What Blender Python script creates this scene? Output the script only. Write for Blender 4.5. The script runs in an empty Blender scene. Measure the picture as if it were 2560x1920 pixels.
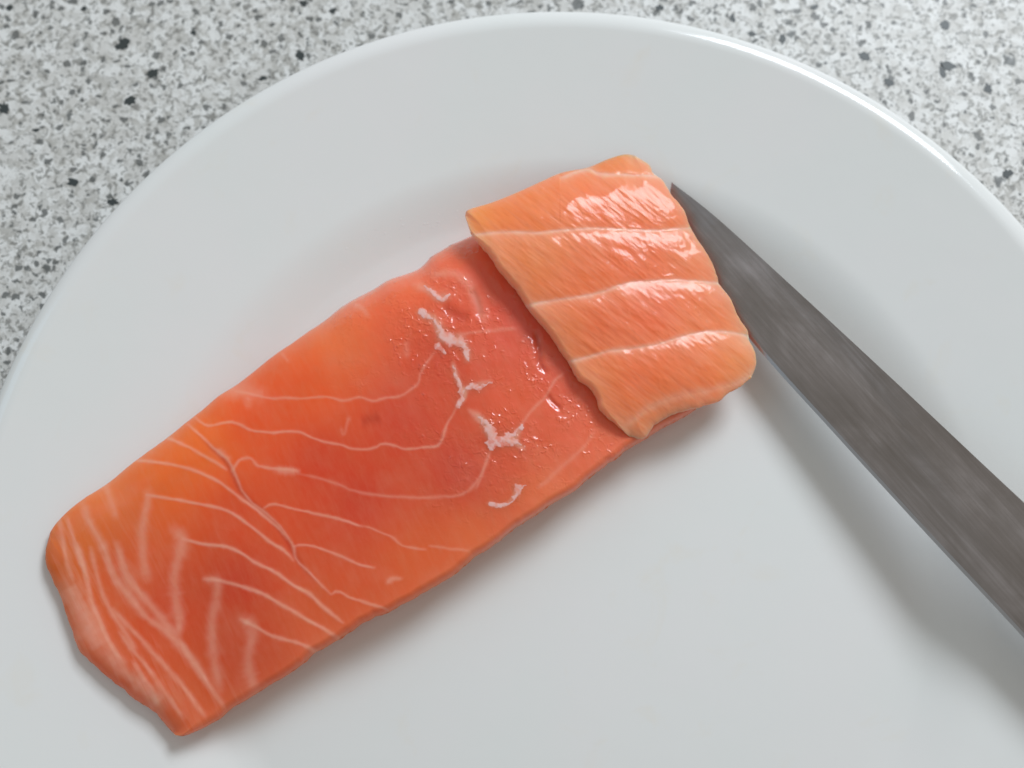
import bpy, bmesh, math, random
import numpy as np
from mathutils import Vector, Matrix

# ------------------------------------------------------------------ camera, light, exposure
scene = bpy.context.scene
CAM = (-0.0119, -0.0053, 0.2426); TILT = 0.2; LENS = 35.0
cd = bpy.data.cameras.new("camera"); cam = bpy.data.objects.new("camera", cd)
scene.collection.objects.link(cam); scene.camera = cam
cam.location = CAM; cam.rotation_euler = (TILT, 0, 0)
cd.lens = LENS; cd.sensor_width = 36; cd.clip_start = 0.005; cd.clip_end = 20
cd.dof.use_dof = True; cd.dof.focus_distance = 0.226; cd.dof.aperture_fstop = 7.5

world = bpy.data.worlds.new("World"); scene.world = world; world.use_nodes = True
bg = world.node_tree.nodes["Background"]
bg.inputs["Color"].default_value = (1.0, 0.96, 0.885, 1); bg.inputs["Strength"].default_value = 0.285

def area(name, loc, target, sx, sy, power, col):
    ld = bpy.data.lights.new(name, 'AREA'); ld.shape = 'RECTANGLE'; ld.size = sx; ld.size_y = sy
    ld.energy = power; ld.color = col
    o = bpy.data.objects.new(name, ld); scene.collection.objects.link(o)
    o.location = loc
    d = Vector(target) - Vector(loc); o.rotation_euler = d.to_track_quat('-Z', 'Y').to_euler()
    return o
area("window_light", (0.46, 0.73, 0.68), (0, 0.0, 0.0), 0.42, 0.34, 7.4, (0.87, 0.945, 1.015))
area("side_fill_light", (-1.0, 0.15, 0.75), (0, 0, 0), 0.7, 0.6, 1.3, (0.45, 0.74, 1.0))  # added cool fill, tints the plate's left side bluish; no second window known

scene.view_settings.view_transform = 'Standard'; scene.view_settings.look = 'None'
scene.view_settings.exposure = 0.27; scene.view_settings.gamma = 1.0
scene.view_settings.use_curve_mapping = False

# ------------------------------------------------------------------ helpers
FPX = 2560 * LENS / 36
ct, st = math.cos(TILT), math.sin(TILT)
def unproj(px, py, z):
    """point at height z seen at photo position (px, py)"""
    px = np.asarray(px, float); py = np.asarray(py, float); z = np.asarray(z, float)
    dx = (px - 1280) / FPX; dy = -(py - 960) / FPX; dz = -1.0
    wy = ct * dy - st * dz; wz = st * dy + ct * dz
    t = (z - CAM[2]) / wz
    return CAM[0] + t * dx, CAM[1] + t * wy, z + 0 * t

def lin(c):
    c = np.asarray(c, float) / 255.0
    return np.where(c <= .04045, c / 12.92, ((c + .055) / 1.055) ** 2.4)

_rs = np.random.RandomState(7); _lat = _rs.rand(256, 256)
def vnoise(x, y):
    xi = np.floor(x).astype(int); yi = np.floor(y).astype(int)
    fx = x - xi; fy = y - yi; fx = fx * fx * (3 - 2 * fx); fy = fy * fy * (3 - 2 * fy)
    a = _lat[xi & 255, yi & 255]; b = _lat[(xi + 1) & 255, yi & 255]
    c = _lat[xi & 255, (yi + 1) & 255]; d = _lat[(xi + 1) & 255, (yi + 1) & 255]
    return (a * (1 - fx) + b * fx) * (1 - fy) + (c * (1 - fx) + d * fx) * fy
def fbm(x, y, n=3):
    s = 0; a = .5; t = 0
    for i in range(n):
        s = s + a * vnoise(x * 2 ** i + 13.7 * i, y * 2 ** i + 5.1 * i); t += a; a *= .5
    return s / t                                              # 0..1

def sstep(a, b, x):
    t = np.clip((x - a) / (b - a), 0, 1); return t * t * (3 - 2 * t)

def seg_dist(X, Y, pts, cull=None, closed=False):
    """distance to a polyline and the fraction along it"""
    pts = np.asarray(pts, float); D = np.full(X.shape, 1e9); S = np.zeros(X.shape)
    if closed: pts = np.vstack([pts, pts[:1]])
    L = np.r_[0, np.cumsum(np.hypot(*(pts[1:] - pts[:-1]).T))]
    for i in range(len(pts) - 1):
        a, b = pts[i], pts[i + 1]; v = b - a; l2 = (v ** 2).sum() + 1e-9
        t = np.clip(((X - a[0]) * v[0] + (Y - a[1]) * v[1]) / l2, 0, 1)
        d = np.hypot(X - a[0] - t * v[0], Y - a[1] - t * v[1])
        m = d < D; D[m] = d[m]; S[m] = ((L[i] + t * math.sqrt(l2)) / L[-1])[m]
    return D, S

def smooth_line(pts, n):
    """Catmull-Rom through pts, resampled to n points of even length"""
    p = np.asarray(pts, float); q = np.vstack([2 * p[0] - p[1], p, 2 * p[-1] - p[-2]]); out = []
    for i in range(1, len(q) - 2):
        t = np.linspace(0, 1, 12, endpoint=False)[:, None]
        out.append(.5 * (2 * q[i] + (q[i + 1] - q[i - 1]) * t + (2 * q[i - 1] - 5 * q[i] + 4 * q[i + 1] - q[i + 2]) * t ** 2
                         + (3 * q[i] - q[i - 1] - 3 * q[i + 1] + q[i + 2]) * t ** 3))
    out = np.vstack(out + [p[-1:]])
    L = np.r_[0, np.cumsum(np.hypot(*(out[1:] - out[:-1]).T))]
    s = np.linspace(0, L[-1], n)
    return np.c_[np.interp(s, L, out[:, 0]), np.interp(s, L, out[:, 1])]

def mesh_obj(name, V, F, mat, parent=None, smooth=True):
    me = bpy.data.meshes.new(name)
    V = np.asarray(V, dtype=np.float32)
    if isinstance(F, np.ndarray):
        me.vertices.add(len(V)); me.vertices.foreach_set("co", V.ravel())
        me.loops.add(F.size); me.loops.foreach_set("vertex_index", F.ravel().astype(np.int32))
        me.polygons.add(len(F)); me.polygons.foreach_set("loop_start", np.arange(0, F.size, F.shape[1], dtype=np.int32))
        me.update(calc_edges=True); me.validate()
    else:
        me.from_pydata([tuple(v) for v in V], [], F); me.update()
    if smooth: me.polygons.foreach_set("use_smooth", [True] * len(me.polygons))
    if mat: me.materials.append(mat)
    o = bpy.data.objects.new(name, me); scene.collection.objects.link(o)
    if parent: o.parent = parent
    return o
def tag(o, label=None, cat=None, kind=None, group=None):
    if label: o["label"] = label
    if cat: o["category"] = cat
    if kind: o["kind"] = kind
    if group: o["group"] = group
    return o
def empty(name, loc=(0, 0, 0), rz=0):
    o = bpy.data.objects.new(name, None); o.empty_display_size = .02; o.location = loc
    o.rotation_euler = (0, 0, rz); scene.collection.objects.link(o); return o

class NT:
    def __init__(s, name):
        s.m = bpy.data.materials.new(name); s.m.use_nodes = True; s.t = s.m.node_tree
        s.b = s.t.nodes["Principled BSDF"]
    def n(s, typ, **kw):
        nd = s.t.nodes.new(typ)
        for k, v in kw.items():
            if k.startswith("i_"): nd.inputs[k[2:].replace("_", " ")].default_value = v
            else: setattr(nd, k, v)
        return nd
    def l(s, a, b): s.t.links.new(a, b)
    def math(s, op, a, b=None, c=None, clamp=False):
        nd = s.n("ShaderNodeMath", operation=op); nd.use_clamp = clamp
        for i, v in enumerate((a, b, c)):
            if v is None: continue
            if isinstance(v, (int, float)): nd.inputs[i].default_value = v
            else: s.l(v, nd.inputs[i])
        return nd.outputs[0]
    def mix(s, fac, a, b, blend='MIX'):
        nd = s.n("ShaderNodeMix", data_type='RGBA', blend_type=blend)
        for k, v in (("Factor", fac), ("A", a), ("B", b)):
            i = [x for x in nd.inputs if x.name == k and x.enabled][0]
            if isinstance(v, (int, float)): i.default_value = v
            elif isinstance(v, (tuple, list)): i.default_value = (*v[:3], 1)
            else: s.l(v, i)
        return [x for x in nd.outputs if x.enabled][0]
    def ramp(s, fac, stops):
        nd = s.n("ShaderNodeValToRGB"); s.l(fac, nd.inputs[0]); cr = nd.color_ramp
        while len(cr.elements) < len(stops): cr.elements.new(.5)
        for e, (p, c) in zip(cr.elements, stops):
            e.position = p; e.color = (*(c if isinstance(c, tuple) else (c, c, c)), 1)
        return nd.outputs[0]
    def coords(s, kind="Object", scale=(1, 1, 1), rot=(0, 0, 0), loc=(0, 0, 0)):
        tc = s.n("ShaderNodeTexCoord"); mp = s.n("ShaderNodeMapping")
        mp.inputs["Scale"].default_value = scale; mp.inputs["Rotation"].default_value = rot; mp.inputs["Location"].default_value = loc
        if any(rot):
            m0 = s.n("ShaderNodeMapping"); m0.inputs["Rotation"].default_value = rot; mp.inputs["Rotation"].default_value = (0, 0, 0)
            s.l(tc.outputs[kind], m0.inputs[0]); s.l(m0.outputs[0], mp.inputs[0])
        else: s.l(tc.outputs[kind], mp.inputs[0])
        return mp.outputs[0]
    def noise(s, vec, scale, detail=3, rough=.5, dist=0):
        nd = s.n("ShaderNodeTexNoise"); s.l(vec, nd.inputs["Vector"])
        nd.inputs["Scale"].default_value = scale; nd.inputs["Detail"].default_value = detail
        nd.inputs["Roughness"].default_value = rough; nd.inputs["Distortion"].default_value = dist
        return nd.outputs["Fac"]

# ------------------------------------------------------------------ materials
def mat_counter():
    k = NT("speckled_laminate"); v = k.coords()
    # irregular warp so that specks are ragged, not round
    wn = k.n("ShaderNodeTexNoise"); k.l(v, wn.inputs["Vector"]); wn.inputs["Scale"].default_value = 480; wn.inputs["Detail"].default_value = 3
    off = k.n("ShaderNodeVectorMath", operation='MULTIPLY_ADD'); k.l(wn.outputs["Color"], off.inputs[0])
    off.inputs[1].default_value = (.0034,) * 3; k.l(v, off.inputs[2]); w = off.outputs[0]
    big = k.noise(v, 28, 2)
    base = k.mix(k.ramp(k.noise(w, 240, 4, .6), [(.42, 0.), (.58, 1.)]), (.63, .62, .595), (.77, .77, .755))
    tan = k.math('MULTIPLY', k.ramp(k.noise(w, 420, 3, .6), [(.52, 0.), (.60, 1.)]), k.ramp(big, [(.35, .45), (.65, 1.)]))
    c = k.mix(k.math('MULTIPLY', tan, .75), base, (.36, .345, .31))
    grey = k.ramp(k.noise(w, 660, 3, .6, .3), [(.53, 0.), (.60, 1.)])
    c = k.mix(k.math('MULTIPLY', grey, .78), c, (.19, .185, .168))
    # small dark grains
    vo = k.n("ShaderNodeTexVoronoi"); k.l(w, vo.inputs["Vector"]); vo.inputs["Scale"].default_value = 420
    sep = k.n("ShaderNodeSeparateColor"); k.l(vo.outputs["Color"], sep.inputs[0])
    r = k.math('MULTIPLY_ADD', sep.outputs[0], .62, -.12)
    dark = k.ramp(k.math('SUBTRACT', r, vo.outputs["Distance"]), [(.0, 0.), (.09, 1.)])
    c = k.mix(k.math('MULTIPLY', dark, .85), c, (.10, .105, .10))
    vo2 = k.n("ShaderNodeTexVoronoi"); k.l(w, vo2.inputs["Vector"]); vo2.inputs["Scale"].default_value = 120
    sp2 = k.n("ShaderNodeSeparateColor"); k.l(vo2.outputs["Color"], sp2.inputs[0])
    r2 = k.math('MULTIPLY', k.math('GREATER_THAN', sp2.outputs[1], .80), k.math('MULTIPLY_ADD', sp2.outputs[0], .22, .04))
    d2 = k.ramp(k.math('SUBTRACT', r2, vo2.outputs["Distance"]), [(.0, 0.), (.06, 1.)])
    c = k.mix(k.math('MULTIPLY', d2, .8), c, (.085, .095, .095))
    k.l(c, k.b.inputs["Base Color"])
    k.b.inputs["Roughness"].default_value = .50
    bp = k.n("ShaderNodeBump"); bp.inputs["Strength"].default_value = .15; bp.inputs["Distance"].default_value = .0002
    k.l(k.noise(v, 900, 2), bp.inputs["Height"]); k.l(bp.outputs[0], k.b.inputs["Normal"])
    return k.m

def mat_porcelain():
    k = NT("white_porcelain"); v = k.coords()
    c = k.mix(k.ramp(k.noise(v, 22, 3, .55), [(.40, 0.), (.65, 1.)]), (.79, .80, .785), (.805, .80, .79))
    # faint salmon juice smears left on the glaze
    sm = k.ramp(k.noise(v, 70, 4, .6, .6), [(.60, 0.), (.78, 1.)])
    c = k.mix(k.math('MULTIPLY', sm, .28), c, (.79, .73, .62))
    k.l(c, k.b.inputs["Base Color"])
    k.l(k.ramp(k.noise(v, 45, 4, .6), [(.35, .10), (.7, .19)]), k.b.inputs["Roughness"])
    k.b.inputs["IOR"].default_value = 1.5
    k.b.inputs["Subsurface Weight"].default_value = .0
    bp = k.n("ShaderNodeBump"); bp.inputs["Strength"].default_value = .25; bp.inputs["Distance"].default_value = .0004
    k.l(k.noise(v, 60, 2, .5), bp.inputs["Height"]); k.l(bp.outputs[0], k.b.inputs["Normal"])
    return k.m

def mat_flesh(name, fibre_rot, fibre_scale, grain, coat, bumpd, spots, ff, gg):
    k = NT(name)
    at = k.n("ShaderNodeAttribute", attribute_name="tint"); wt = k.n("ShaderNodeAttribute", attribute_name="wet")
    v = k.coords()
    vf = k.coords(scale=fibre_scale, rot=(0, 0, fibre_rot))
    fib = k.noise(vf, 1.0, 4, .6)
    c = k.mix(k.math('MULTIPLY', k.ramp(fib, [(.42, 0.), (.72, 1.)]), grain), at.outputs["Color"], (.80, .40, .25))
    mot = k.ramp(k.noise(v, 260, 4, .6), [(.35, 0.), (.7, 1.)])
    c = k.mix(k.math('MULTIPLY', mot, .13), c, (.70, .22, .10))
    k.l(c, k.b.inputs["Base Color"])
    k.b.inputs["Subsurface Weight"].default_value = .72
    k.b.inputs["Subsurface Radius"].default_value = (1.0, .30, .14)
    k.b.inputs["Subsurface Scale"].default_value = .0040
    k.l(k.math("MULTIPLY_ADD", wt.outputs["Fac"], -.10, .56), k.b.inputs["Roughness"]); k.b.inputs["IOR"].default_value = 1.40
    k.b.inputs["Specular IOR Level"].default_value = .35
    # fine relief: wet grain where "wet" is high, stretched along the fibres
    f2 = k.noise(k.coords(scale=tuple(q * 1.5 for q in fibre_scale), rot=(0, 0, fibre_rot), loc=(3, 1, 0)), 1.0, 5, .62, .4)
    g = k.noise(v, spots, 1.2, .45, .6)
    g = k.math('MULTIPLY', k.math('POWER', k.math('MULTIPLY', g, 1.35), 4.0), 1.0)
    g = k.math('MULTIPLY', g, k.ramp(k.noise(v, 130, 3, .6), [(.42, .08), (.66, 1.)]))
    h = k.math('ADD', k.math('MULTIPLY', f2, ff), k.math('MULTIPLY', g, gg))
    bp = k.n("ShaderNodeBump"); bp.inputs["Distance"].default_value = bumpd
    k.l(wt.outputs["Fac"], bp.inputs["Strength"]); k.l(h, bp.inputs["Height"])
    k.l(bp.outputs[0], k.b.inputs["Normal"])
    k.l(k.math("MULTIPLY_ADD", wt.outputs["Fac"], coat * 1.2, .08, clamp=True), k.b.inputs["Coat Weight"]); k.b.inputs["Coat Roughness"].default_value = .035
    k.b.inputs["Coat IOR"].default_value = 1.5
    k.l(bp.outputs[0], k.b.inputs["Coat Normal"])
    return k.m

def mat_steel():
    k = NT("scratched_steel")
    # knife-local coordinates: x runs along the blade
    s1 = k.noise(k.coords(scale=(30, 1300, 400)), 1.0, 5, .6, .3)
    s2 = k.noise(k.coords(scale=(90, 2600, 900)), 1.0, 3, .6)
    sm = k.noise(k.coords(scale=(55, 130, 100)), 1.0, 5, .6, .5)
    t = k.math('ADD', k.math('MULTIPLY', s1, .30), k.math('ADD', k.math('MULTIPLY', s2, .2), k.math('MULTIPLY', sm, .55)))
    c = k.ramp(t, [(.30, (.28, .255, .24)), (.54, (.38, .35, .345)), (.80, (.58, .54, .55))])
    k.l(c, k.b.inputs["Base Color"])
    k.b.inputs["Metallic"].default_value = 1.0
    k.l(k.ramp(t, [(.3, .26), (.8, .42)]), k.b.inputs["Roughness"])
    k.b.inputs["Anisotropic"].default_value = .5
    bp = k.n("ShaderNodeBump"); bp.inputs["Strength"].default_value = .35; bp.inputs["Distance"].default_value = .00006
    k.l(s2, bp.inputs["Height"]); k.l(bp.outputs[0], k.b.inputs["Normal"])
    return k.m
def mat_simple(name, col, rough=.4, metal=0, trans=0):
    k = NT(name); v = k.coords()
    k.l(k.mix(k.noise(v, 300, 3), tuple(c * .85 for c in col), col), k.b.inputs["Base Color"])
    k.b.inputs["Roughness"].default_value = rough; k.b.inputs["Metallic"].default_value = metal
    k.b.inputs["Transmission Weight"].default_value = trans
    return k.m

# ------------------------------------------------------------------ countertop
M_counter = mat_counter()
bm = bmesh.new(); bmesh.ops.create_cube(bm, size=1)
for v_ in bm.verts: v_.co = Vector((v_.co.x * 1.6, v_.co.y * .9 + .05, v_.co.z * .04 - .02))
me = bpy.data.meshes.new("countertop"); bm.to_mesh(me); bm.free(); me.materials.append(M_counter)
counter = bpy.data.objects.new("countertop", me); scene.collection.objects.link(counter)
tag(counter, "pale grey laminate worktop speckled with dark flecks under the plate", None, "structure")
# large dark flecks inlaid in the laminate, each an irregular flake 0.1 mm proud
M_fleck = mat_simple("dark_fleck", (.045, .055, .055), .45)
rnd = random.Random(5)
def fleck(px, py, rx, ry, ang):
    n = 18; x0, y0, _ = unproj(px, py, 0.0); V = []; sc = 0.0000985
    for j in range(n):
        a = 2 * math.pi * j / n; q = 1 + rnd.uniform(-.35, .3)
        u, w_ = rx * q * math.cos(a), ry * q * math.sin(a)
        V.append((float(x0) + sc * (u * math.cos(ang) - w_ * math.sin(ang)), float(y0) + sc * (u * math.sin(ang) + w_ * math.cos(ang)), .00008))
    V += [(a, b, -.0005) for a, b, _ in V]
    F = [list(range(n))] + [[j, j + n, (j + 1) % n + n, (j + 1) % n] for j in range(n)]
    mesh_obj("fleck", V, F, M_fleck, counter, smooth=False)
for a in [(308, 112, 20, 15, .5), (380, 183, 17, 12, .3), (323, 253, 18, 12, .2), (10, 272, 14, 18, .2), (750, 140, 10, 15, .3),
          (183, 455, 15, 12, 0), (282, 505, 13, 10, .3), (657, 196, 10, 7, .2), (24, 20, 9, 8, 0), (2363, 62, 13, 12, 0),
          (2370, 165, 22, 12, -.4), (2355, 180, 9, 22, .1), (2160, 140, 16, 14, .2), (2222, 207, 12, 12, 0), (1957, 98, 9, 14, -.2),
          (2470, 222, 11, 15, .2), (2518, 435, 15, 12, .4), (1880, 85, 10, 8, 0), (1648, 20, 12, 9, .3), (832, 28, 9, 9, 0),
          (760, 8, 12, 10, .2), (210, 22, 9, 7, .4), (484, 82, 9, 7, 0), (2035, 18, 11, 7, .4), (90, 325, 10, 5, 0), (1831, 45, 8, 13, .1)]:
    fleck(*a)

# ------------------------------------------------------------------ plate (lathe)
M_porc = mat_porcelain()
def plate_z(r):
    r = np.asarray(r, float)
    return .0045 + .0034 * sstep(.080, .100, r) + np.where(r > .086, (np.maximum(r - .086, 0)) ** 1.25 * .40, 0)
RIM = .1315
rs = np.r_[np.linspace(0, .07, 15)[1:], np.linspace(.071, RIM, 80)]
prof = [(float(r), float(plate_z(r))) for r in rs]
zt = prof[-1][1]
ph = math.atan(.40 * 1.25 * (RIM - .086) ** .25); A_, B_ = .0044, .0030      # lip: a quarter-ellipse rolled outwards
t0 = math.pi / 2 + math.atan(math.tan(ph) * A_ / B_)
lc = (RIM - A_ * math.cos(t0), zt - B_ * math.sin(t0))
lip = [(lc[0] + A_ * math.cos(a), lc[1] + B_ * math.sin(a)) for a in np.linspace(t0 - .06, -1.2, 30)]
under = [(float(r), float(plate_z(r)) - .0040) for r in np.linspace(RIM - .001, .088, 30)]
foot = [(.080, .0020), (.078, .0), (.0755, .0), (.074, .0018)]
prof += lip + under + foot
N = 360; V = [(0, 0, prof[0][1])]; F = []
for r, z in prof:
    for j in range(N):
        a = 2 * math.pi * j / N; V.append((r * math.cos(a), r * math.sin(a), z))
for j in range(N): F.append([0, 1 + j, 1 + (j + 1) % N])
for i in range(len(prof) - 1):
    for j in range(N):
        a = 1 + i * N; F.append([a + j, a + N + j, a + N + (j + 1) % N, a + (j + 1) % N])
V.append((0, 0, .0018)); c0 = len(V) - 1; a = 1 + (len(prof) - 1) * N
for j in range(N): F.append([a + j, c0, a + (j + 1) % N])
plate = mesh_obj("plate", V, F, M_porc)
tag(plate, "round glossy white porcelain plate holding the salmon and the knife tip", "plate")

# ------------------------------------------------------------------ salmon
R1, R2, R3, R4, RC = (0, 1100, .4822), (400, 800, .434), (800, 500, .434), (1100, 350, .434), (1400, 900, .226)
def P(reg, pts): return [(reg[0] + x * reg[2], reg[1] + y * reg[2]) for x, y in pts]
def coons(top, right, bottom, left, nu, nv):
    """boundary lines run: top and bottom from left to right, left and right from top to bottom"""
    us = np.linspace(0, 1, nu); vs = np.linspace(0, 1, nv)
    us = us - .155 * np.sin(2 * np.pi * us) * .8 ; vs = vs - .155 * np.sin(2 * np.pi * vs) * .8
    def at(c, s):
        k = np.linspace(0, 1, len(c)); return np.c_[np.interp(s, k, c[:, 0]), np.interp(s, k, c[:, 1])]
    T, B = at(top, us), at(bottom, us); Lf, Rt = at(left, vs), at(right, vs)
    U, Vv = us[None, :, None], vs[:, None, None]
    G = ((1 - Vv) * T[None] + Vv * B[None] + (1 - U) * Lf[:, None] + U * Rt[:, None]
         - ((1 - U) * (1 - Vv) * T[0] + U * (1 - Vv) * T[-1] + (1 - U) * Vv * B[0] + U * Vv * B[-1]))
    return G[..., 0], G[..., 1]

def rough_line(c, amp, seed, freq=40):
    """small ragged wobble of a cut edge, zero at both ends"""
    t = np.linspace(0, 1, len(c)); d = np.gradient(c, axis=0); n = np.c_[-d[:, 1], d[:, 0]] / (np.hypot(*d.T)[:, None] + 1e-9)
    w_ = (fbm(t * freq + seed, t * 0 + seed * 1.7, 4) - .5) * 2 * amp * np.minimum(1, np.minimum(t, 1 - t) * 12)
    return c + n * w_[:, None]

def solid(name, PX, PY, Z, bottom_z, inset, mat, parent, tint, wet, skirt=7, bulge=0.0):
    """top sheet (photo grid + heights) closed with side walls and an underside"""
    nv, nu = PX.shape
    X, Y, _ = unproj(PX, PY, Z)
    top = np.stack([X, Y, Z], -1).reshape(-1, 3)
    idx = np.arange(nu * nv).reshape(nv, nu)
    F = np.stack([idx[:-1, :-1], idx[1:, :-1], idx[1:, 1:], idx[:-1, 1:]], -1).reshape(-1, 4)
    ring = np.concatenate([idx[0, :-1], idx[:-1, -1], idx[-1, :0:-1], idx[:0:-1, 0]])
    rp = top[ring]; ctr = rp.mean(0)
    d = np.roll(rp, -1, 0)[:, :2] - np.roll(rp, 1, 0)[:, :2]
    d /= np.hypot(*d.T)[:, None] + 1e-12
    for _ in range(500): d = (np.roll(d, 1, 0) + d + np.roll(d, -1, 0)) / 3
    n = np.c_[-d[:, 1], d[:, 0]]; n /= np.linalg.norm(n, axis=1)[:, None] + 1e-12
    if ((rp[:, :2] - ctr[:2]) * n).sum() < 0: n = -n
    bz = bottom_z(rp[:, 0], rp[:, 1])
    V = [top]; prev = ring; base = len(top); tn = [tint.reshape(-1, 3)]; wt = [wet.ravel()]
    ringt = tint.reshape(-1, 3)[ring]; ringw = wet.ravel()[ring]
    for k in range(1, skirt + 1):
        t = k / skirt
        off = bulge * math.sin(math.pi * t) - inset * t * t
        p = rp.copy(); p[:, :2] += n * off
        p[:, 2] = rp[:, 2] * (1 - t) + bz * t
        V.append(p); tn.append(ringt); wt.append(ringw * .6)
        cur = base + np.arange(len(ring)); base += len(ring)
        F = np.vstack([F, np.stack([prev, np.roll(prev, -1), np.roll(cur, -1), cur], -1)])
        prev = cur
    # underside: a second small sheet collapsing to the middle
    for t in (.3, .6, .9):
        p = V[-1 if t == .3 else -1].copy(); cc = p.mean(0); p[:, :2] = cc[:2] + (p[:, :2] - cc[:2]) * {.3: .7, .6: .6, .9: .2}[t]
        p[:, 2] = bottom_z(p[:, 0], p[:, 1]); V.append(p); tn.append(ringt); wt.append(ringw)
        cur = base + np.arange(len(ring)); base += len(ring)
        F = np.vstack([F, np.stack([prev, np.roll(prev, -1), np.roll(cur, -1), cur], -1)]); prev = cur
    V = np.vstack(V); me_o = mesh_obj(name, V, F, mat, parent)
    me = me_o.data
    a = me.attributes.new("tint", 'FLOAT_COLOR', 'POINT'); T = np.vstack(tn); a.data.foreach_set("color", np.c_[T, np.ones(len(T))].astype(np.float32).ravel())
    b = me.attributes.new("wet", 'FLOAT', 'POINT'); b.data.foreach_set("value", np.concatenate(wt).astype(np.float32))
    return me_o

def idw(X, Y, pts, p=2.6):
    W = 0; C = 0
    for x, y, c in pts:
        w_ = 1 / (((X - x) ** 2 + (Y - y) ** 2) / 1e4 + .25) ** (p / 2)
        W = W + w_; C = C + w_[..., None] * lin(c)
    return np.clip(C / W[..., None] * np.array([1.46, 1.44, 1.14]), 0, .93)

# ---- the long fillet
f_top = smooth_line([(123, 1341)] + P(R1, [(265, 470), (310, 410), (400, 330), (550, 230), (700, 110), (850, 0)]) +
                    P(R2, [(200, 550), (340, 440), (500, 330), (650, 210), (780, 120), (950, 0)]) +
                    P(R3, [(150, 600), (300, 520), (400, 460), (560, 400), (650, 320), (760, 255), (880, 205)]) +
                    [(1290, 548), (1420, 508), (1520, 500)], 700)
f_left = smooth_line([(123, 1341), (113, 1394), (130, 1447), (154, 1495), (174, 1558), (193, 1616), (231, 1659), (289, 1708),
                      (337, 1746), (381, 1775), (410, 1809), (439, 1838)], 300)
f_bot = smooth_line([(439, 1838), (463, 1838), (530, 1809), (579, 1770), (641, 1732), (699, 1698), (752, 1659), (791, 1630), (853, 1592),
                     (916, 1553), (990, 1519), (1064, 1477), (1138, 1434), (1181, 1395), (1225, 1369), (1268, 1334), (1300, 1312),
                     (1370, 1265), (1442, 1220), (1513, 1164), (1549, 1142), (1565, 1124), (1610, 1099), (1660, 1068), (1716, 1038), (1742, 1020)], 700)
f_right = smooth_line([(1520, 500), (1600, 545), (1660, 640), (1700, 740), (1725, 850), (1748, 950), (1742, 1020)], 260)
f_top = rough_line(f_top, 2.0, 3.1, 30); f_left = rough_line(f_left, 4, 9.2, 22); f_bot = rough_line(f_bot, 5.0, 5.5, 44)
PX, PY = coons(f_top, f_right, f_bot, f_left, 980, 430)
outline = np.vstack([f_top[::4], f_right[::4], f_bot[::-4], f_left[::-4]])
D, S = seg_dist(PX, PY, outline, closed=True); D *= .0905e-3 * 1.03
Dt, _ = seg_dist(PX, PY, f_top[::6]); Dl, _ = seg_dist(PX, PY, f_left[::6]); Db, _ = seg_dist(PX, PY, f_bot[::6])
mm = .0932e-3
ex, ey = .83, -.56                                             # photo direction along the fillet
along = (PX - 280) * ex + (PY - 1590) * ey                     # 0 at the left end .. about 1560

def fillet_base(px, py):
    x, y, _ = unproj(px, py, .012); r = np.hypot(x, y)
    return .0045 + .55 * (plate_z(r) - .0045)
def fillet_top(px, py, al):
    T = .0085 + .0050 * sstep(-20, 420, al) - .0030 * sstep(1050, 1500, al)
    return fillet_base(px, py) + T
Z = fillet_top(PX, PY, along)
Zb = np.hypot(*unproj(PX, PY, .006)[:2]); Zb = plate_z(Zb)
# rounded shoulder: broad on the upper-left side, tight along the cut lower-right side, medium at the left end
rt, rb, rl = .0085, .0020, .0060
fac = lambda d, r: np.sqrt(np.clip(1 - (1 - np.clip(d / r, 0, 1)) ** 2, 0, 1))
e = np.minimum(np.minimum(.30 + .70 * fac(Dt * mm, rt), .70 + .30 * fac(Db * mm, rb)), .30 + .70 * fac(Dl * mm, rl))
Z = Zb + (Z - Zb) * e
Z += .0005 * (fbm(PX / 150, PY / 150, 3) - .5) + .00018 * (fbm(PX / 30, PY / 30, 2) - .5) * sstep(800, 1050, along)

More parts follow.
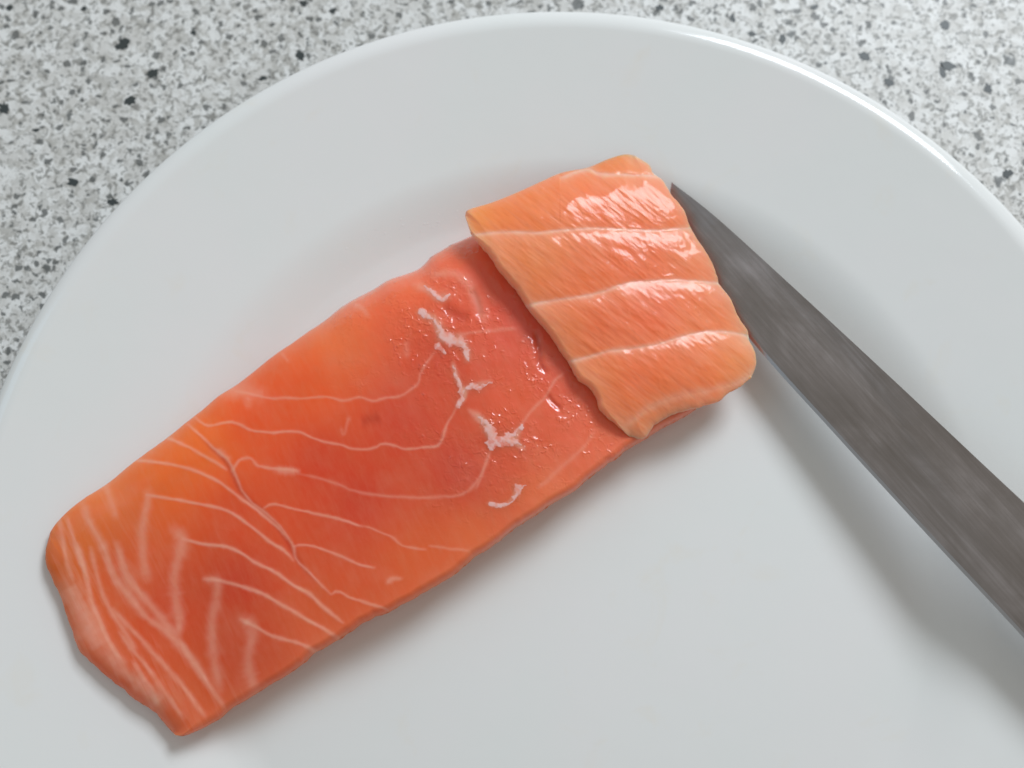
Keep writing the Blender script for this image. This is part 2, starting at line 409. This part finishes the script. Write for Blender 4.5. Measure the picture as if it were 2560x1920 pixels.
VEINS = [  # region, width, strength, relief, points
 (R1, 8, .62, .5, [(760,285),(860,300),(1000,325),(1120,350),(1200,375),(1290,440),(1390,520),(1470,570),(1520,620)]),
 (R1, 24, .46, 0, [(765,275),(768,310),(748,400),(737,500),(742,600),(760,710)]),
 (R1, 8, .60, .5, [(700,105),(800,115),(900,130),(1010,160),(1110,205),(1190,255),(1260,310),(1330,360),(1400,420),(1450,465),(1490,510)]),
 (R2, 8, .50, .5, [(10,672),(60,685),(100,700),(180,740),(250,780),(320,820),(380,860)]),
 (R1, 9, .68, .5, [(950,515),(1060,540),(1160,550),(1240,580),(1310,630),(1420,680),(1500,740),(1590,790),(1680,870),(1780,950)]),
 (R1, 28, .44, 0, [(905,470),(940,505),(938,570),(912,660),(905,750),(915,850),(930,950)]),
 (R1, 10, .62, .5, [(1060,720),(1120,725),(1200,745),(1290,770),(1370,800),(1450,850),(1530,890),(1600,935),(1680,980),(1760,1030)]),
 (R1, 26, .42, 0, [(1090,722),(1128,745),(1118,840),(1100,930),(1100,1040),(1115,1160),(1140,1290)]),
 (R1, 10, .52, .4, [(1250,930),(1310,960),(1400,1010),(1480,1035),(1560,1055),(1640,1100)]),
 (R1, 28, .40, 0, [(1265,930),(1305,965),(1302,1050),(1285,1130),(1300,1220),(1320,1290)]),
 (R2, 7, .50, .6, [(160,600),(250,680),(330,750),(400,820),(450,930),(480,990),(530,1050),(620,1120),(700,1200),(760,1290),(790,1380),(860,1450),(920,1520),(980,1580)]),
 (R1, 9, .42, .3, [(1205,160),(1225,125),(1250,100),(1300,95),(1340,140)]),
 (R2, 13, .40, 0, [(330,745),(370,775),(400,800)]),
 (R2, 8, .50, .3, [(570,840),(640,855),(700,860),(800,865)]),
 (R2, 20, .50, .3, [(680,865),(730,872),(780,868)]),
 (R1, 7, .55, .6, [(1370,355),(1410,335),(1500,350),(1600,375),(1720,400),(1880,450)]),
 (R2, 6, .38, .3, [(1180,1190),(1250,1210),(1350,1260),(1400,1300),(1530,1320)]),
 (R1, 7, .50, .5, [(1520,555),(1560,545),(1640,555),(1740,590),(1850,640),(1940,665)]),
 (R1, 7, .50, .5, [(1720,800),(1750,785),(1830,820),(1930,855),(2010,880)]),
 (R2, 12, .45, .5, [(1310,1515),(1340,1490),(1390,1488)]),
 (R2, 8, .30, .2, [(1550,1300),(1650,1310),(1780,1330)]),
 (R2, 7, .50, .6, [(190,550),(260,605),(330,605),(400,585),(450,600),(540,640),(650,645),(780,645),(860,670),(950,705),(1040,720),(1120,745),(1240,735),(1290,715),(1400,740),(1500,735),(1590,725),(1620,700),(1640,640),(1680,560),(1710,500)]),
 (R2, 7, .38, .4, [(430,410),(540,430),(620,445),(700,450),(830,450),(950,445),(1050,465),(1140,445),(1230,470),(1300,450),(1380,440),(1450,400),(1490,370),(1500,300),(1530,250),(1580,190)]),
 (R2, 40, .28, 0, [(400,420),(500,410),(600,425)]),
 (R2, 16, .22, 0, [(510,450),(500,500)]),
 (R2, 8, .22, .1, [(700,190),(740,240)]),
 (R2, 8, .30, .2, [(800,880),(950,920),(1100,980),(1200,1000),(1300,1015),(1440,1020),(1620,1020),(1760,1000),(1820,930),(1860,860),(1890,780)]),
 (R2, 14, .62, .8, [(1685,250),(1710,330),(1740,400),(1750,440),(1720,490)]),
 (R2, 12, .45, .6, [(1740,400),(1800,380),(1900,355)]),
 (R2, 12, .42, .5, [(1780,520),(1850,570),(1910,640),(1930,690)]),
 (R2, 10, .28, 0, [(1040,620),(1060,660),(1090,560)]),
 (R3, 22, .65, 1.2, [(575,650),(620,670),(665,700),(690,750),(710,790),(760,810),(820,815)]),
 (R3, 15, .60, .8, [(800,810),(838,850),(850,920)]),
 (R3, 14, .25, 0, [(500,820),(500,900)]),
 (R3, 24, .35, 2.2, [(650,430),(760,420),(840,470),(890,550),(920,630),(935,690)]),
 (R3, 22, .45, 1.5, [(560,490),(620,515),(680,560),(740,560)]),
 (R3, 10, .30, .5, [(780,780),(900,760),(1000,750),(1120,740)]),
 (R3, 14, .28, 0, [(200,600),(260,640),(270,665)]),
 (R3, 20, .60, .8, [(900,1240),(950,1290),(985,1360)]),
 (R3, 15, .55, .8, [(1060,1380),(1120,1365),(1155,1310)]),
 (R3, 12, .55, .8, [(1080,1390),(1125,1395),(1175,1430)]),
 (R3, 9, .30, .4, [(1150,1310),(1220,1210),(1290,1140),(1340,1060),(1400,1000)]),
 (R3, 12, .22, .2, [(1260,1659),(1400,1530),(1520,1420),(1580,1330)]),
 (R3, 8, .30, .3, [(980,1450),(950,1540),(900,1659)]),
 (R2, 12, .40, .5, [(1890,1060),(1970,1070),(2020,1040),(2060,990)]),
 (R1, 22, .45, .3, [(430,340),(455,400),(485,460),(520,520),(550,570)]),
 (R1, 18, .32, 0, [(540,230),(570,300),(600,400)]),
 (R1, 12, .42, .3, [(300,400),(325,500),(335,580),(350,650),(380,720)]),
 (R1, 11, .42, .3, [(345,400),(375,480),(395,560),(420,650)]),
 (R1, 13, .50, .4, [(400,540),(430,640),(455,730),(475,830),(510,920),(545,1010),(590,1090),(640,1150)]),
 (R1, 13, .46, .4, [(470,560),(490,650),(520,760),(555,850),(600,930),(650,1000),(700,1080)]),
 (R1, 20, .52, .4, [(540,560),(565,640),(600,720),(650,790),(700,850),(760,920),(830,970),(900,1030),(970,1110),(1030,1190),(1080,1270)]),
 (R1, 22, .50, .4, [(610,540),(625,620),(655,700),(700,770),(760,830),(810,890),(860,950),(920,1000),(930,930)]),
 (R1, 14, .48, .4, [(590,880),(650,950),(720,1020),(780,1090),(840,1150),(900,1220),(960,1290),(1010,1360),(1060,1430)]),
 (R1, 13, .44, .4, [(620,1000),(680,1080),(740,1150),(800,1220),(850,1300),(900,1370),(950,1440)]),
 (R1, 13, .42, .4, [(690,1150),(740,1230),(790,1290),(820,1370)]),
 (R1, 12, .42, .3, [(930,1040),(1000,1140),(1060,1230),(1110,1310),(1160,1380)]),
 (R1, 10, .34, .3, [(430,640),(440,720),(460,790)]),
 (R1, 52, .58, 0, [(350,760),(420,880),(470,1000),(520,1080)]),
 (R1, 34, .50, 0, [(560,1120),(640,1200),(740,1280),(830,1370)]),
]
wx = (fbm(PX / 34, PY / 34, 3) - .5) * 7; wy = (fbm(PX / 34 + 40, PY / 34, 3) - .5) * 7
wx *= .35 + .65 * sstep(250, 650, along); wy *= .35 + .65 * sstep(250, 650, along)
fat = np.zeros_like(PX)
def add_vein(fat, PX, PY, Z, wd, st_, rel, pts, wob=1.0):
    pts = smooth_line(pts, max(6, 3 * len(pts))); m = 2.5 * wd + 14
    bb = (PX > pts[:, 0].min() - m) & (PX < pts[:, 0].max() + m) & (PY > pts[:, 1].min() - m) & (PY < pts[:, 1].max() + m)
    d, s = seg_dist(PX[bb] + wob * wx[bb], PY[bb] + wob * wy[bb], pts)
    w_ = wd * (.62 + .45 * fbm(s * len(pts) * .7, s * 0 + wd, 2))
    taper = np.minimum(1, np.minimum(s, 1 - s) * 9 + .50)
    g = np.exp(-(d / (w_ * .62)) ** 2) * st_ * taper * (.80 + .4 * fbm(PX[bb] / 14, PY[bb] / 14, 2))
    fat[bb] = 1 - (1 - fat[bb]) * (1 - np.clip(g, 0, .95))
    Z[bb] += rel * .00007 * np.exp(-(d / (w_ * .8)) ** 2)
for reg, wd, st_, rel, pts in VEINS: add_vein(fat, PX, PY, Z, wd, st_, rel, P(reg, pts))
# creases: the split beside the septum, little tears on the right
GROOVES = [(R2, 8, .25, [(200,650),(300,735),(370,810),(415,880),(450,960),(500,1030),(570,1090),(660,1180),(730,1270),(780,1360),(840,1450),(900,1530)]),
           (R3, 8, .7, [(1240,740),(1260,860),(1270,950),(1320,1010)]), (R3, 7, .6, [(1300,1110),(1340,1160),(1400,1210)]),
           (R3, 9, .5, [(870,500),(910,600),(925,690)]), (R3, 16, .5, [(700,610),(780,660),(870,690)]),
           (R2, 14, .3, [(1150,600),(1220,580),(1270,560)])]
redden = np.zeros_like(PX)
for reg, wd, dp, pts in GROOVES:
    d, s = seg_dist(PX + wx, PY + wy, smooth_line(P(reg, pts), 24)); tp = np.minimum(1, np.minimum(s, 1 - s) * 6)
    g = np.exp(-(d / wd) ** 2) * tp; Z -= dp * .0006 * g; redden = np.maximum(redden, g * .6)
COL_F = [(150,1390,(186,88,30)),(200,1330,(205,105,50)),(260,1250,(214,112,66)),(400,1180,(216,100,44)),(500,1120,(220,100,38)),(300,1420,(200,88,55)),
 (430,1500,(190,66,38)),(600,1450,(184,58,36)),(620,1620,(188,70,42)),(450,1770,(192,84,48)),(800,1550,(192,84,50)),(600,1280,(196,70,38)),
 (800,1150,(190,58,34)),(650,1040,(208,80,40)),(900,1250,(184,56,38)),(1000,1050,(188,58,38)),(1150,1180,(180,52,36)),(1050,1400,(196,88,50)),
 (1180,1340,(200,96,58)),(1350,1230,(202,98,62)),(850,870,(214,104,62)),(780,980,(212,86,42)),(1100,900,(190,64,42)),(1000,740,(214,92,60)),
 (1180,680,(204,78,58)),(1300,800,(196,76,64)),(1400,920,(198,80,64)),(1500,1100,(202,92,66)),(1300,1000,(200,82,52)),(1160,620,(212,100,72)),(1640,1060,(205,90,70)),(1250,1150,(192,72,48))]
tint = idw(PX, PY, COL_F)
edge_l = np.exp(-np.minimum(Db, Dt * 1.4) / 26.0)              # pale band along the long edges
tint = tint * (1 - .35 * edge_l[..., None]) + lin((250, 150, 108)) * .35 * edge_l[..., None]
tint = tint * (1 - redden[..., None]) + lin((205, 60, 28)) * redden[..., None]
# fine cross-fibre streaks near the left end
q = PX * .45 + PY * .9; p_ = PX * .9 - PY * .45
strk = sstep(.52, .74, fbm(p_ / 11, q / 120, 3)) * np.exp(-np.maximum(along - 120, 0) / 130)
fat = np.clip(fat + .12 * strk + .16 * (fbm(PX / 60, PY / 60, 4) - .5) * 1.2, 0, 1)
tint = tint * (1 - fat[..., None]) + lin((247, 182, 158)) * fat[..., None]
wet = .10 + .80 * sstep(760, 1020, along - .25 * Dt * 0) + 0 * PX
wet = wet * (.6 + .8 * fbm(PX / 90, PY / 90, 2)) * (1 - .55 * np.exp(-Db / 60))
M_fil = mat_flesh("salmon_flesh", math.radians(63), (200, 800, 300), .08, .95, .00040, 760, .06, .54)
fil = empty("salmon_fillet", (-.02, .0, .0045))
tag(fil, "long raw salmon fillet with white chevron veins lying across the plate", "salmon fillet")
plate_bottom = lambda x, y: plate_z(np.hypot(x, y)) + .00015
flesh = solid("flesh", PX, PY, Z, plate_bottom, .0030, M_fil, None, tint, np.clip(wet, 0, 1), bulge=.0004)
flesh.parent = fil; flesh.matrix_parent_inverse = Matrix.Translation(fil.location).inverted()
FX, FY, FZ = PX.copy(), PY.copy(), Z.copy()

# white connective flecks standing a little proud of the flesh, thinning out into it at their ragged rims
FTINT = tint.copy()
M_fleckt = mat_flesh('connective_tissue', 0, (200, 200, 200), .0, .5, .0003, 700, .1, .2)
M_fleckt.node_tree.nodes['Principled BSDF'].inputs['Subsurface Weight'].default_value = 0
def blob(lines, h, name="fat_fleck"):
    """lines: (width, points) branches of one flattened ragged lump, in photo coordinates"""
    A = np.vstack([np.asarray(p, float) for _, p in lines]); wm = max(w for w, _ in lines)
    x0, x1 = A[:, 0].min() - 1.6 * wm, A[:, 0].max() + 1.6 * wm; y0, y1 = A[:, 1].min() - 1.6 * wm, A[:, 1].max() + 1.6 * wm
    n = 70; gx, gy = np.meshgrid(np.linspace(x0, x1, n), np.linspace(y0, y1, n)); seed = A[0, 0] * .013
    jx = (fbm(gx / 9 + seed, gy / 9, 3) - .5) * wm * .9; jy = (fbm(gx / 9, gy / 9 + seed, 3) - .5) * wm * .9
    hh = np.full(gx.shape, -9.)
    for w, p in lines:
        d, s_ = seg_dist(gx + jx, gy + jy, p); w_ = .70 * w * (1 - .65 * s_)
        hh = np.maximum(hh, 1 - (d / w_) ** 2)
    m0 = (FX > x0 - 12) & (FX < x1 + 12) & (FY > y0 - 12) & (FY < y1 + 12)
    ax, ay, az, at_ = FX[m0][::2], FY[m0][::2], FZ[m0][::2], FTINT[m0][::2]
    near = np.array([np.argmin((ax - a) ** 2 + (ay - b) ** 2) for a, b in zip(gx.ravel(), gy.ravel())]).reshape(gx.shape)
    base = az[near]
    for _ in range(4): base[1:-1, 1:-1] = (base[:-2, 1:-1] + base[2:, 1:-1] + base[1:-1, :-2] + base[1:-1, 2:] + base[1:-1, 1:-1]) / 5
    z = base + .00002 + h * .22 * np.clip(hh, 0, 1) - .00020 * np.clip(-hh * 3, 0, 1)
    keep = hh > -.12; X, Y, _ = unproj(gx, gy, z)
    idx = -np.ones(gx.shape, int); idx[keep] = np.arange(keep.sum())
    V = [tuple(map(float, v)) for v in np.stack([X, Y, z], -1)[keep]]
    F = []
    for i in range(n - 1):
        for j in range(n - 1):
            f = [idx[i, j], idx[i + 1, j], idx[i + 1, j + 1], idx[i, j + 1]]
            if min(f) >= 0: F.append([int(a) for a in f])
    k_ = (sstep(-.1, .9, hh) * (.42 + .50 * sstep(.3, .6, fbm(gx / 8, gy / 8, 3))))[..., None]
    T = (at_[near] * (1 - k_) + lin((238, 190, 184)) * k_)[keep]
    o = mesh_obj(name, V, F, M_fleckt); o.parent = fil; o.matrix_parent_inverse = Matrix.Translation(fil.location).inverted()
    a_ = o.data.attributes.new("tint", 'FLOAT_COLOR', 'POINT'); a_.data.foreach_set("color", np.c_[T, np.ones(len(T))].astype(np.float32).ravel())
    b_ = o.data.attributes.new("wet", 'FLOAT', 'POINT'); b_.data.foreach_set("value", np.full(len(T), .06, np.float32))
blob([(14, P(R3, [(680, 845), (700, 865), (715, 890)]))], .00022)
blob([(24, P(R3, [(760, 810), (720, 785), (690, 740), (665, 700)])), (22, P(R3, [(760, 812), (815, 820), (842, 860), (850, 930)]))], .00018)
blob([(15, P(R2, [(1835, 395), (1800, 378), (1760, 392)])), (9, P(R2, [(1835, 390), (1880, 365), (1915, 350)]))], .00022)
blob([(14, P(R2, [(1722, 492), (1738, 450), (1748, 400)])), (9, P(R2, [(1735, 430), (1710, 340), (1690, 260)]))], .00022)
blob([(26, P(R2, [(1920, 705), (1915, 660), (1880, 600), (1840, 565)])), (26, P(R2, [(1920, 710), (1990, 690), (2040, 650), (2075, 615)])),
      (18, P(R2, [(1970, 700), (2050, 705), (2100, 730)])), (20, P(R2, [(1900, 715), (1930, 745)]))], .00030)
blob([(17, P(R2, [(2065, 965), (2060, 995), (2030, 1030)])), (10, P(R2, [(2065, 975), (2110, 955)]))], .0002)
blob([(10, P(R2, [(1905, 1058), (1960, 1070), (2010, 1055), (2040, 1030)]))], .00018)
blob([(14, P(R3, [(590, 645), (605, 665), (640, 680)]))], .0002)
blob([(12, P(R3, [(700, 575), (735, 560), (750, 545)])), (12, P(R3, [(700, 575), (650, 530), (600, 500)]))], .00025)

# ---- the slice lying on the right end of the fillet
s_top = smooth_line([(1163, 538), (1172, 524), (1230, 506), (1295, 480), (1352, 454), (1404, 432), (1469, 419), (1521, 398), (1560, 387), (1586, 389)], 400)
s_right = smooth_line([(1586, 389), (1621, 411), (1634, 434), (1656, 450), (1677, 485), (1708, 524), (1725, 567), (1751, 610), (1781, 662), (1799, 710),
                       (1829, 749), (1846, 793), (1868, 827), (1874, 853), (1888, 884), (1890, 914), (1877, 945)], 420)
s_bot = smooth_line([(1576, 1092), (1610, 1095), (1626, 1076), (1644, 1056), (1686, 1034), (1740, 1020), (1794, 1003), (1820, 984), (1855, 962), (1877, 945)], 400)
s_left = smooth_line([(1163, 538), (1178, 580), (1195, 602), (1222, 632), (1243, 667), (1265, 693), (1291, 723), (1313, 758), (1343, 797), (1378, 840),
                      (1421, 905), (1447, 949), (1472, 966), (1490, 990), (1499, 1022), (1536, 1056), (1576, 1092)], 420)
s_right = rough_line(s_right, 3, 2.2, 26); s_left = rough_line(s_left, 2.5, 4.1, 30); s_bot = rough_line(s_bot, 2, 8.8, 20)
PX, PY = coons(s_top, s_right, s_bot, s_left, 560, 600)
Dt, _ = seg_dist(PX, PY, s_top[::5]); Dr, _ = seg_dist(PX, PY, s_right[::5]); Db, _ = seg_dist(PX, PY, s_bot[::5]); Dl, _ = seg_dist(PX, PY, s_left[::5])
wx = (fbm(PX / 28, PY / 28, 3) - .5) * 7; wy = (fbm(PX / 28 + 40, PY / 28, 3) - .5) * 7
LINES = [P(R4, [(700,215),(850,168),(920,195),(1050,200),(1150,205),(1240,205)]),
 P(R4, [(180,548),(300,535),(440,530),(560,535),(700,520),(850,510),(1000,512),(1100,520),(1250,520),(1450,505)]),
 P(R4, [(490,955),(620,930),(750,910),(880,890),(1000,850),(1080,825),(1200,812),(1350,808),(1480,815),(1620,825)]),
 P(R4, [(730,1278),(850,1250),(970,1215),(1100,1200),(1250,1175),(1400,1130),(1520,1105),(1640,1105),(1770,1125)]),
 P(R4, [(1080,1640),(1180,1560),(1300,1500),(1420,1465),(1560,1440),(1700,1400),(1800,1340)])]
LINES = [smooth_line(l, 40) for l in LINES]
um = (PX - 1365 - (PY - 550) * .82) * mm * 1e3
top_z = .0203 - (.105 * (PX - 1500) * mm * 1e3 + .009 * 196 * (np.sqrt(1 + (um / 14) ** 2) - 1)) * 1e-3
# roll down at the north edge and sag past the end of the fillet
Z = top_z.copy()
base_s = np.maximum(top_z - .0066, .0140)
e = np.minimum(np.minimum(.25 + .75 * fac(Dt * mm, .0095), .70 + .30 * fac(Dl * mm, .0014)), np.minimum(.30 + .70 * fac(Dr * mm, .0045), .38 + .62 * fac(Db * mm, .010)))
Z = base_s + (top_z - base_s) * e
Z -= .0018 * np.clip(1 - Dt * mm / .016, 0, 1) ** 2
# pillowed flakes: a steep step just below each line, then a long gentle fall
ylines = []
for l in LINES:
    o_ = np.argsort(l[:, 0]); ylines.append(np.interp(PX + wx, l[o_, 0], l[o_, 1]) + wy * .8)
ylines[0] = np.where(PX > 1400, ylines[0], np.interp(PX, [1160, 1400], [480, 420]))
for i, yl in enumerate(ylines):
    nxt = ylines[i + 1] if i + 1 < len(ylines) else yl + 90
    t = (PY - yl) / np.maximum(nxt - yl, 20)
    amp = [.00050, .00062, .00062, .00060, .0][i]
    ins = (t >= 0) & (t < 1)
    pil = np.where(ins, (1 - np.exp(-t * 5.0)) * (1 - t) ** .8, 0)
    Z += amp * 1.5 * pil
    gro = np.exp(-((PY - yl) / 5.0) ** 2) * [.00020, .00004, .00004, .00004, 0][i]; Z -= gro
# fibres within the flakes and soft lumps
q = (PX * .62 + PY * -.78); p_ = (PX * .78 + PY * .62)
Z += .00010 * (fbm(q / 12, p_ / 110, 3) - .5) + .0005 * (fbm(PX / 110 + 9, PY / 110, 3) - .5) + +.00030 * (fbm(q / 24, p_ / 60, 3) - .5)
COL_S = [(1180,540,(222,124,58)),(1300,530,(220,108,56)),(1560,400,(220,122,78)),(1500,520,(216,98,50)),(1350,640,(222,124,80)),(1600,640,(214,92,50)),
 (1450,690,(218,104,64)),(1640,780,(210,86,46)),(1500,820,(212,92,54)),(1420,830,(216,118,74)),(1750,800,(220,110,66)),(1600,950,(212,90,42)),(1490,940,(216,116,66)),
 (1700,950,(218,104,60)),(1860,900,(222,126,80)),(1640,1020,(214,116,72)),(1650,520,(216,104,58)),(1740,640,(220,112,70)),(1590,1080,(216,122,86))]
tint = idw(PX, PY, COL_S) * np.array([1.0, .95, .86])
fat = np.zeros_like(PX); Zd = Z * 0
for i, l in enumerate(LINES):
    add_vein(fat, PX, PY, Zd, [13, 11, 13, 12, 22][i], [.34, .34, .32, .32, .24][i], 0, l[::3], .6)
# own tone plus painted flake shading: paler just below each line, deeper above
for i, yl in enumerate(ylines[:4]):
    t = (PY - yl)
    fat = np.clip(fat + .20 * np.exp(-np.maximum(t, 0) / 26) * (t > -3), 0, 1)
fib = sstep(.52, .72, fbm(q / 7, p_ / 110, 4))
edge = np.exp(-np.minimum(np.minimum(Dl, Dr), Db) / 16)
fat = np.clip(fat + .08 + .06 * fib + .30 * edge + .15 * (fbm(PX / 50, PY / 50, 3) - .5), 0, 1)
tint = tint * (1 - fat[..., None]) + lin((250, 203, 180)) * fat[..., None]
wet = (.35 + .5 * fbm(PX / 60, PY / 60, 3)) * (1 - .5 * np.exp(-Dl / 50)) * (1 - .5 * np.exp(-Dr / 25))
M_sli = mat_flesh("salmon_slice_flesh", math.radians(38.5), (170, 1000, 300), .07, .50, .00055, 420, .11, .20)
sli = empty("salmon_slice", (.03, .06, .0135))
tag(sli, "thick orange salmon slice with four pale lines lying on the fillet end beside the knife", "salmon slice")
def slice_bottom(x, y):
    return .0134 + 0 * x
body = solid("flesh", PX, PY, Z, slice_bottom, .0026, M_sli, None, tint, np.clip(wet, 0, 1), bulge=.0003)
body.parent = sli; body.matrix_parent_inverse = Matrix.Translation(sli.location).inverted()

# ------------------------------------------------------------------ knife
M_steel = mat_steel(); M_bevel = mat_simple("ground_edge", (.52, .54, .58), .3, 1); M_handle = mat_simple("black_handle", (.03, .03, .032), .45)
ROLL = math.radians(17)                                       # spine side lifted
tip = np.array([float(q) for q in unproj(1679, 456, .0108)]); far = np.array([float(q) for q in unproj(2700, 1590, .0228)])
axis = Vector(far - tip); Lk = axis.length; axis.normalize()
side = Vector((0, 0, 1)).cross(axis).normalized()
side = Matrix.Rotation(ROLL, 3, axis) @ side; up = axis.cross(side)
Mk = Matrix((axis, side, up)).transposed().to_4x4(); Mk.translation = Vector(tip); Mki = Mk.inverted()
def to_knife(px, py):
    # ray through the photo point, met with the blade's plane
    x0, y0, z0 = [float(q) for q in unproj(px, py, .0)]; c = Vector(CAM); d = Vector((x0, y0, z0)) - c
    t = (Vector(tip) - c).dot(up) / d.dot(up); p = Mki @ (c + d * t); return p.x, p.y
spine = [(1679, 456), (1794, 548), (2003, 738), (2248, 965), (2560, 1258), (3060, 1718)]
edge_ = [(1679, 456), (1680, 500), (1730, 640), (1873, 844), (2086, 1083), (2334, 1353), (2560, 1595), (3060, 2145)]
sp = smooth_line([to_knife(*p) for p in spine], 300); ed = smooth_line([to_knife(*p) for p in edge_], 300)
n = 160; xs = np.linspace(0, 1, n) ** 1.4 * min(sp[-1, 0], ed[-1, 0])
ys = np.interp(xs, sp[:, 0], sp[:, 1]); 
oe = np.argsort(ed[:, 0]); ye = np.interp(xs, ed[oe, 0], ed[oe, 1]); ye = np.where(xs < 1e-9, ys, ye)
if ys.mean() < ye.mean(): pass
def blade_mesh():
    V = []; F = []; cols = 14
    for i in range(n):
        w_ = ye[i] - ys[i]
        for sgn in (1, -1):
            for j in range(cols + 1):
                t = j / cols; t2 = t ** .8
                th = .00085 * (1 - .82 * t2) * min(1, xs[i] / .02 + .25)
                if j == cols: th = .00002
                V.append((xs[i], ys[i] + w_ * t2, sgn * th))
    R = 2 * (cols + 1)
    for i in range(n - 1):
        for s_ in (0, 1):
            for j in range(cols):
                a = i * R + s_ * (cols + 1) + j; f = [a, a + 1, a + R + 1, a + R]
                F.append(f if s_ else f[::-1])
        a = i * R; F.append([a, a + R, a + R + cols + 1, a + cols + 1]); b = a + cols; F.append([b, b + cols + 1, b + R + cols + 1, b + R])
    e_ = (n - 1) * R; F.append([e_ + j for j in range(cols + 1)] + [e_ + cols + 1 + j for j in range(cols, -1, -1)])
    return V, F
knife = empty("kitchen_knife"); knife.matrix_world = Mk
tag(knife, "worn grey steel knife resting on the plate rim with its tip under the slice", "knife")
V, F = blade_mesh(); blade = mesh_obj("blade", V, F, M_steel, knife)
for p in blade.data.polygons: p.use_smooth = True
blade.data.set_sharp_from_angle(angle=math.radians(25))
# ground bevel along the cutting edge, a hair proud of the blade
V, F = [], []; sgn_e = 1 if ye.mean() > ys.mean() else -1
ids = [i for i in range(n) if xs[i] > .012]
for i in ids:
    for (o1, z1) in ((.0007, .00026), (-.00005, .00006), (-.00005, -.00006), (.0007, -.00026)):
        V.append((xs[i], ye[i] - sgn_e * o1, z1))
for i in range(len(ids) - 1):
    for j in range(4): F.append([4 * i + j, 4 * i + (j + 1) % 4, 4 * i + 4 + (j + 1) % 4, 4 * i + 4 + j])
F += [[0, 1, 2, 3], [4 * len(ids) - 4 + j for j in range(3, -1, -1)]]
mesh_obj("cutting_edge", V, F, M_bevel, knife, smooth=False)
# handle, outside the picture past the plate's rim
xe = xs[-1]; ym = (ys[-1] + ye[-1]) / 2
V, F = [], []; K = 20; stn = [(0, .55), (.004, .9), (.02, 1), (.05, .92), (.08, 1.0), (.095, 1.05), (.102, .7), (.104, .2)]
for (dx, q) in stn:
    for j in range(K):
        a = 2 * math.pi * j / K; V.append((xe - .002 + dx, ym + .012 * q * math.cos(a), .0075 * q * math.sin(a)))
for i in range(len(stn) - 1):
    for j in range(K): F.append([i * K + j, i * K + (j + 1) % K, (i + 1) * K + (j + 1) % K, (i + 1) * K + j])
F += [list(range(K))[::-1], [(len(stn) - 1) * K + j for j in range(K)]]
mesh_obj("handle", V, F, M_handle, knife)

# ------------------------------------------------------------------ tiny wet droplets left on the plate above the fillet
M_drop = mat_simple("water_on_glaze", (.90, .90, .89), .25)
V, F = [], []; rr = random.Random(3)
for i in range(54):
    if i < 44: px = rr.uniform(860, 1190); py = 605 - (px - 860) * .22 + rr.gauss(0, 14)
    else: px = rr.uniform(560, 900); py = 640 + rr.gauss(0, 45)
    x, y, _ = [float(q) for q in unproj(px, py, .012)]; z = float(plate_z(math.hypot(x, y))); x, y, _ = [float(q) for q in unproj(px, py, z)]
    z = float(plate_z(math.hypot(x, y))); r_ = rr.uniform(.00008, .00024); b0 = len(V); m_ = 8
    for k in range(3):
        for j in range(m_):
            a = 2 * math.pi * j / m_; q = (1, .75, .35)[k]
            V.append((x + r_ * q * math.cos(a), y + r_ * q * math.sin(a) * .8, z + (-.00002, .10, .15)[k] * (r_ if k else 1)))
    for k in range(2):
        for j in range(m_): F.append([b0 + k * m_ + j, b0 + k * m_ + (j + 1) % m_, b0 + (k + 1) * m_ + (j + 1) % m_, b0 + (k + 1) * m_ + j])
    F.append([b0 + 2 * m_ + j for j in range(m_)])
    F.append([b0 + j for j in range(m_)][::-1])
drops = mesh_obj("water_droplets", V, F, M_drop)
tag(drops, "faint scatter of tiny water droplets on the plate above the fillet", "droplets", "stuff")
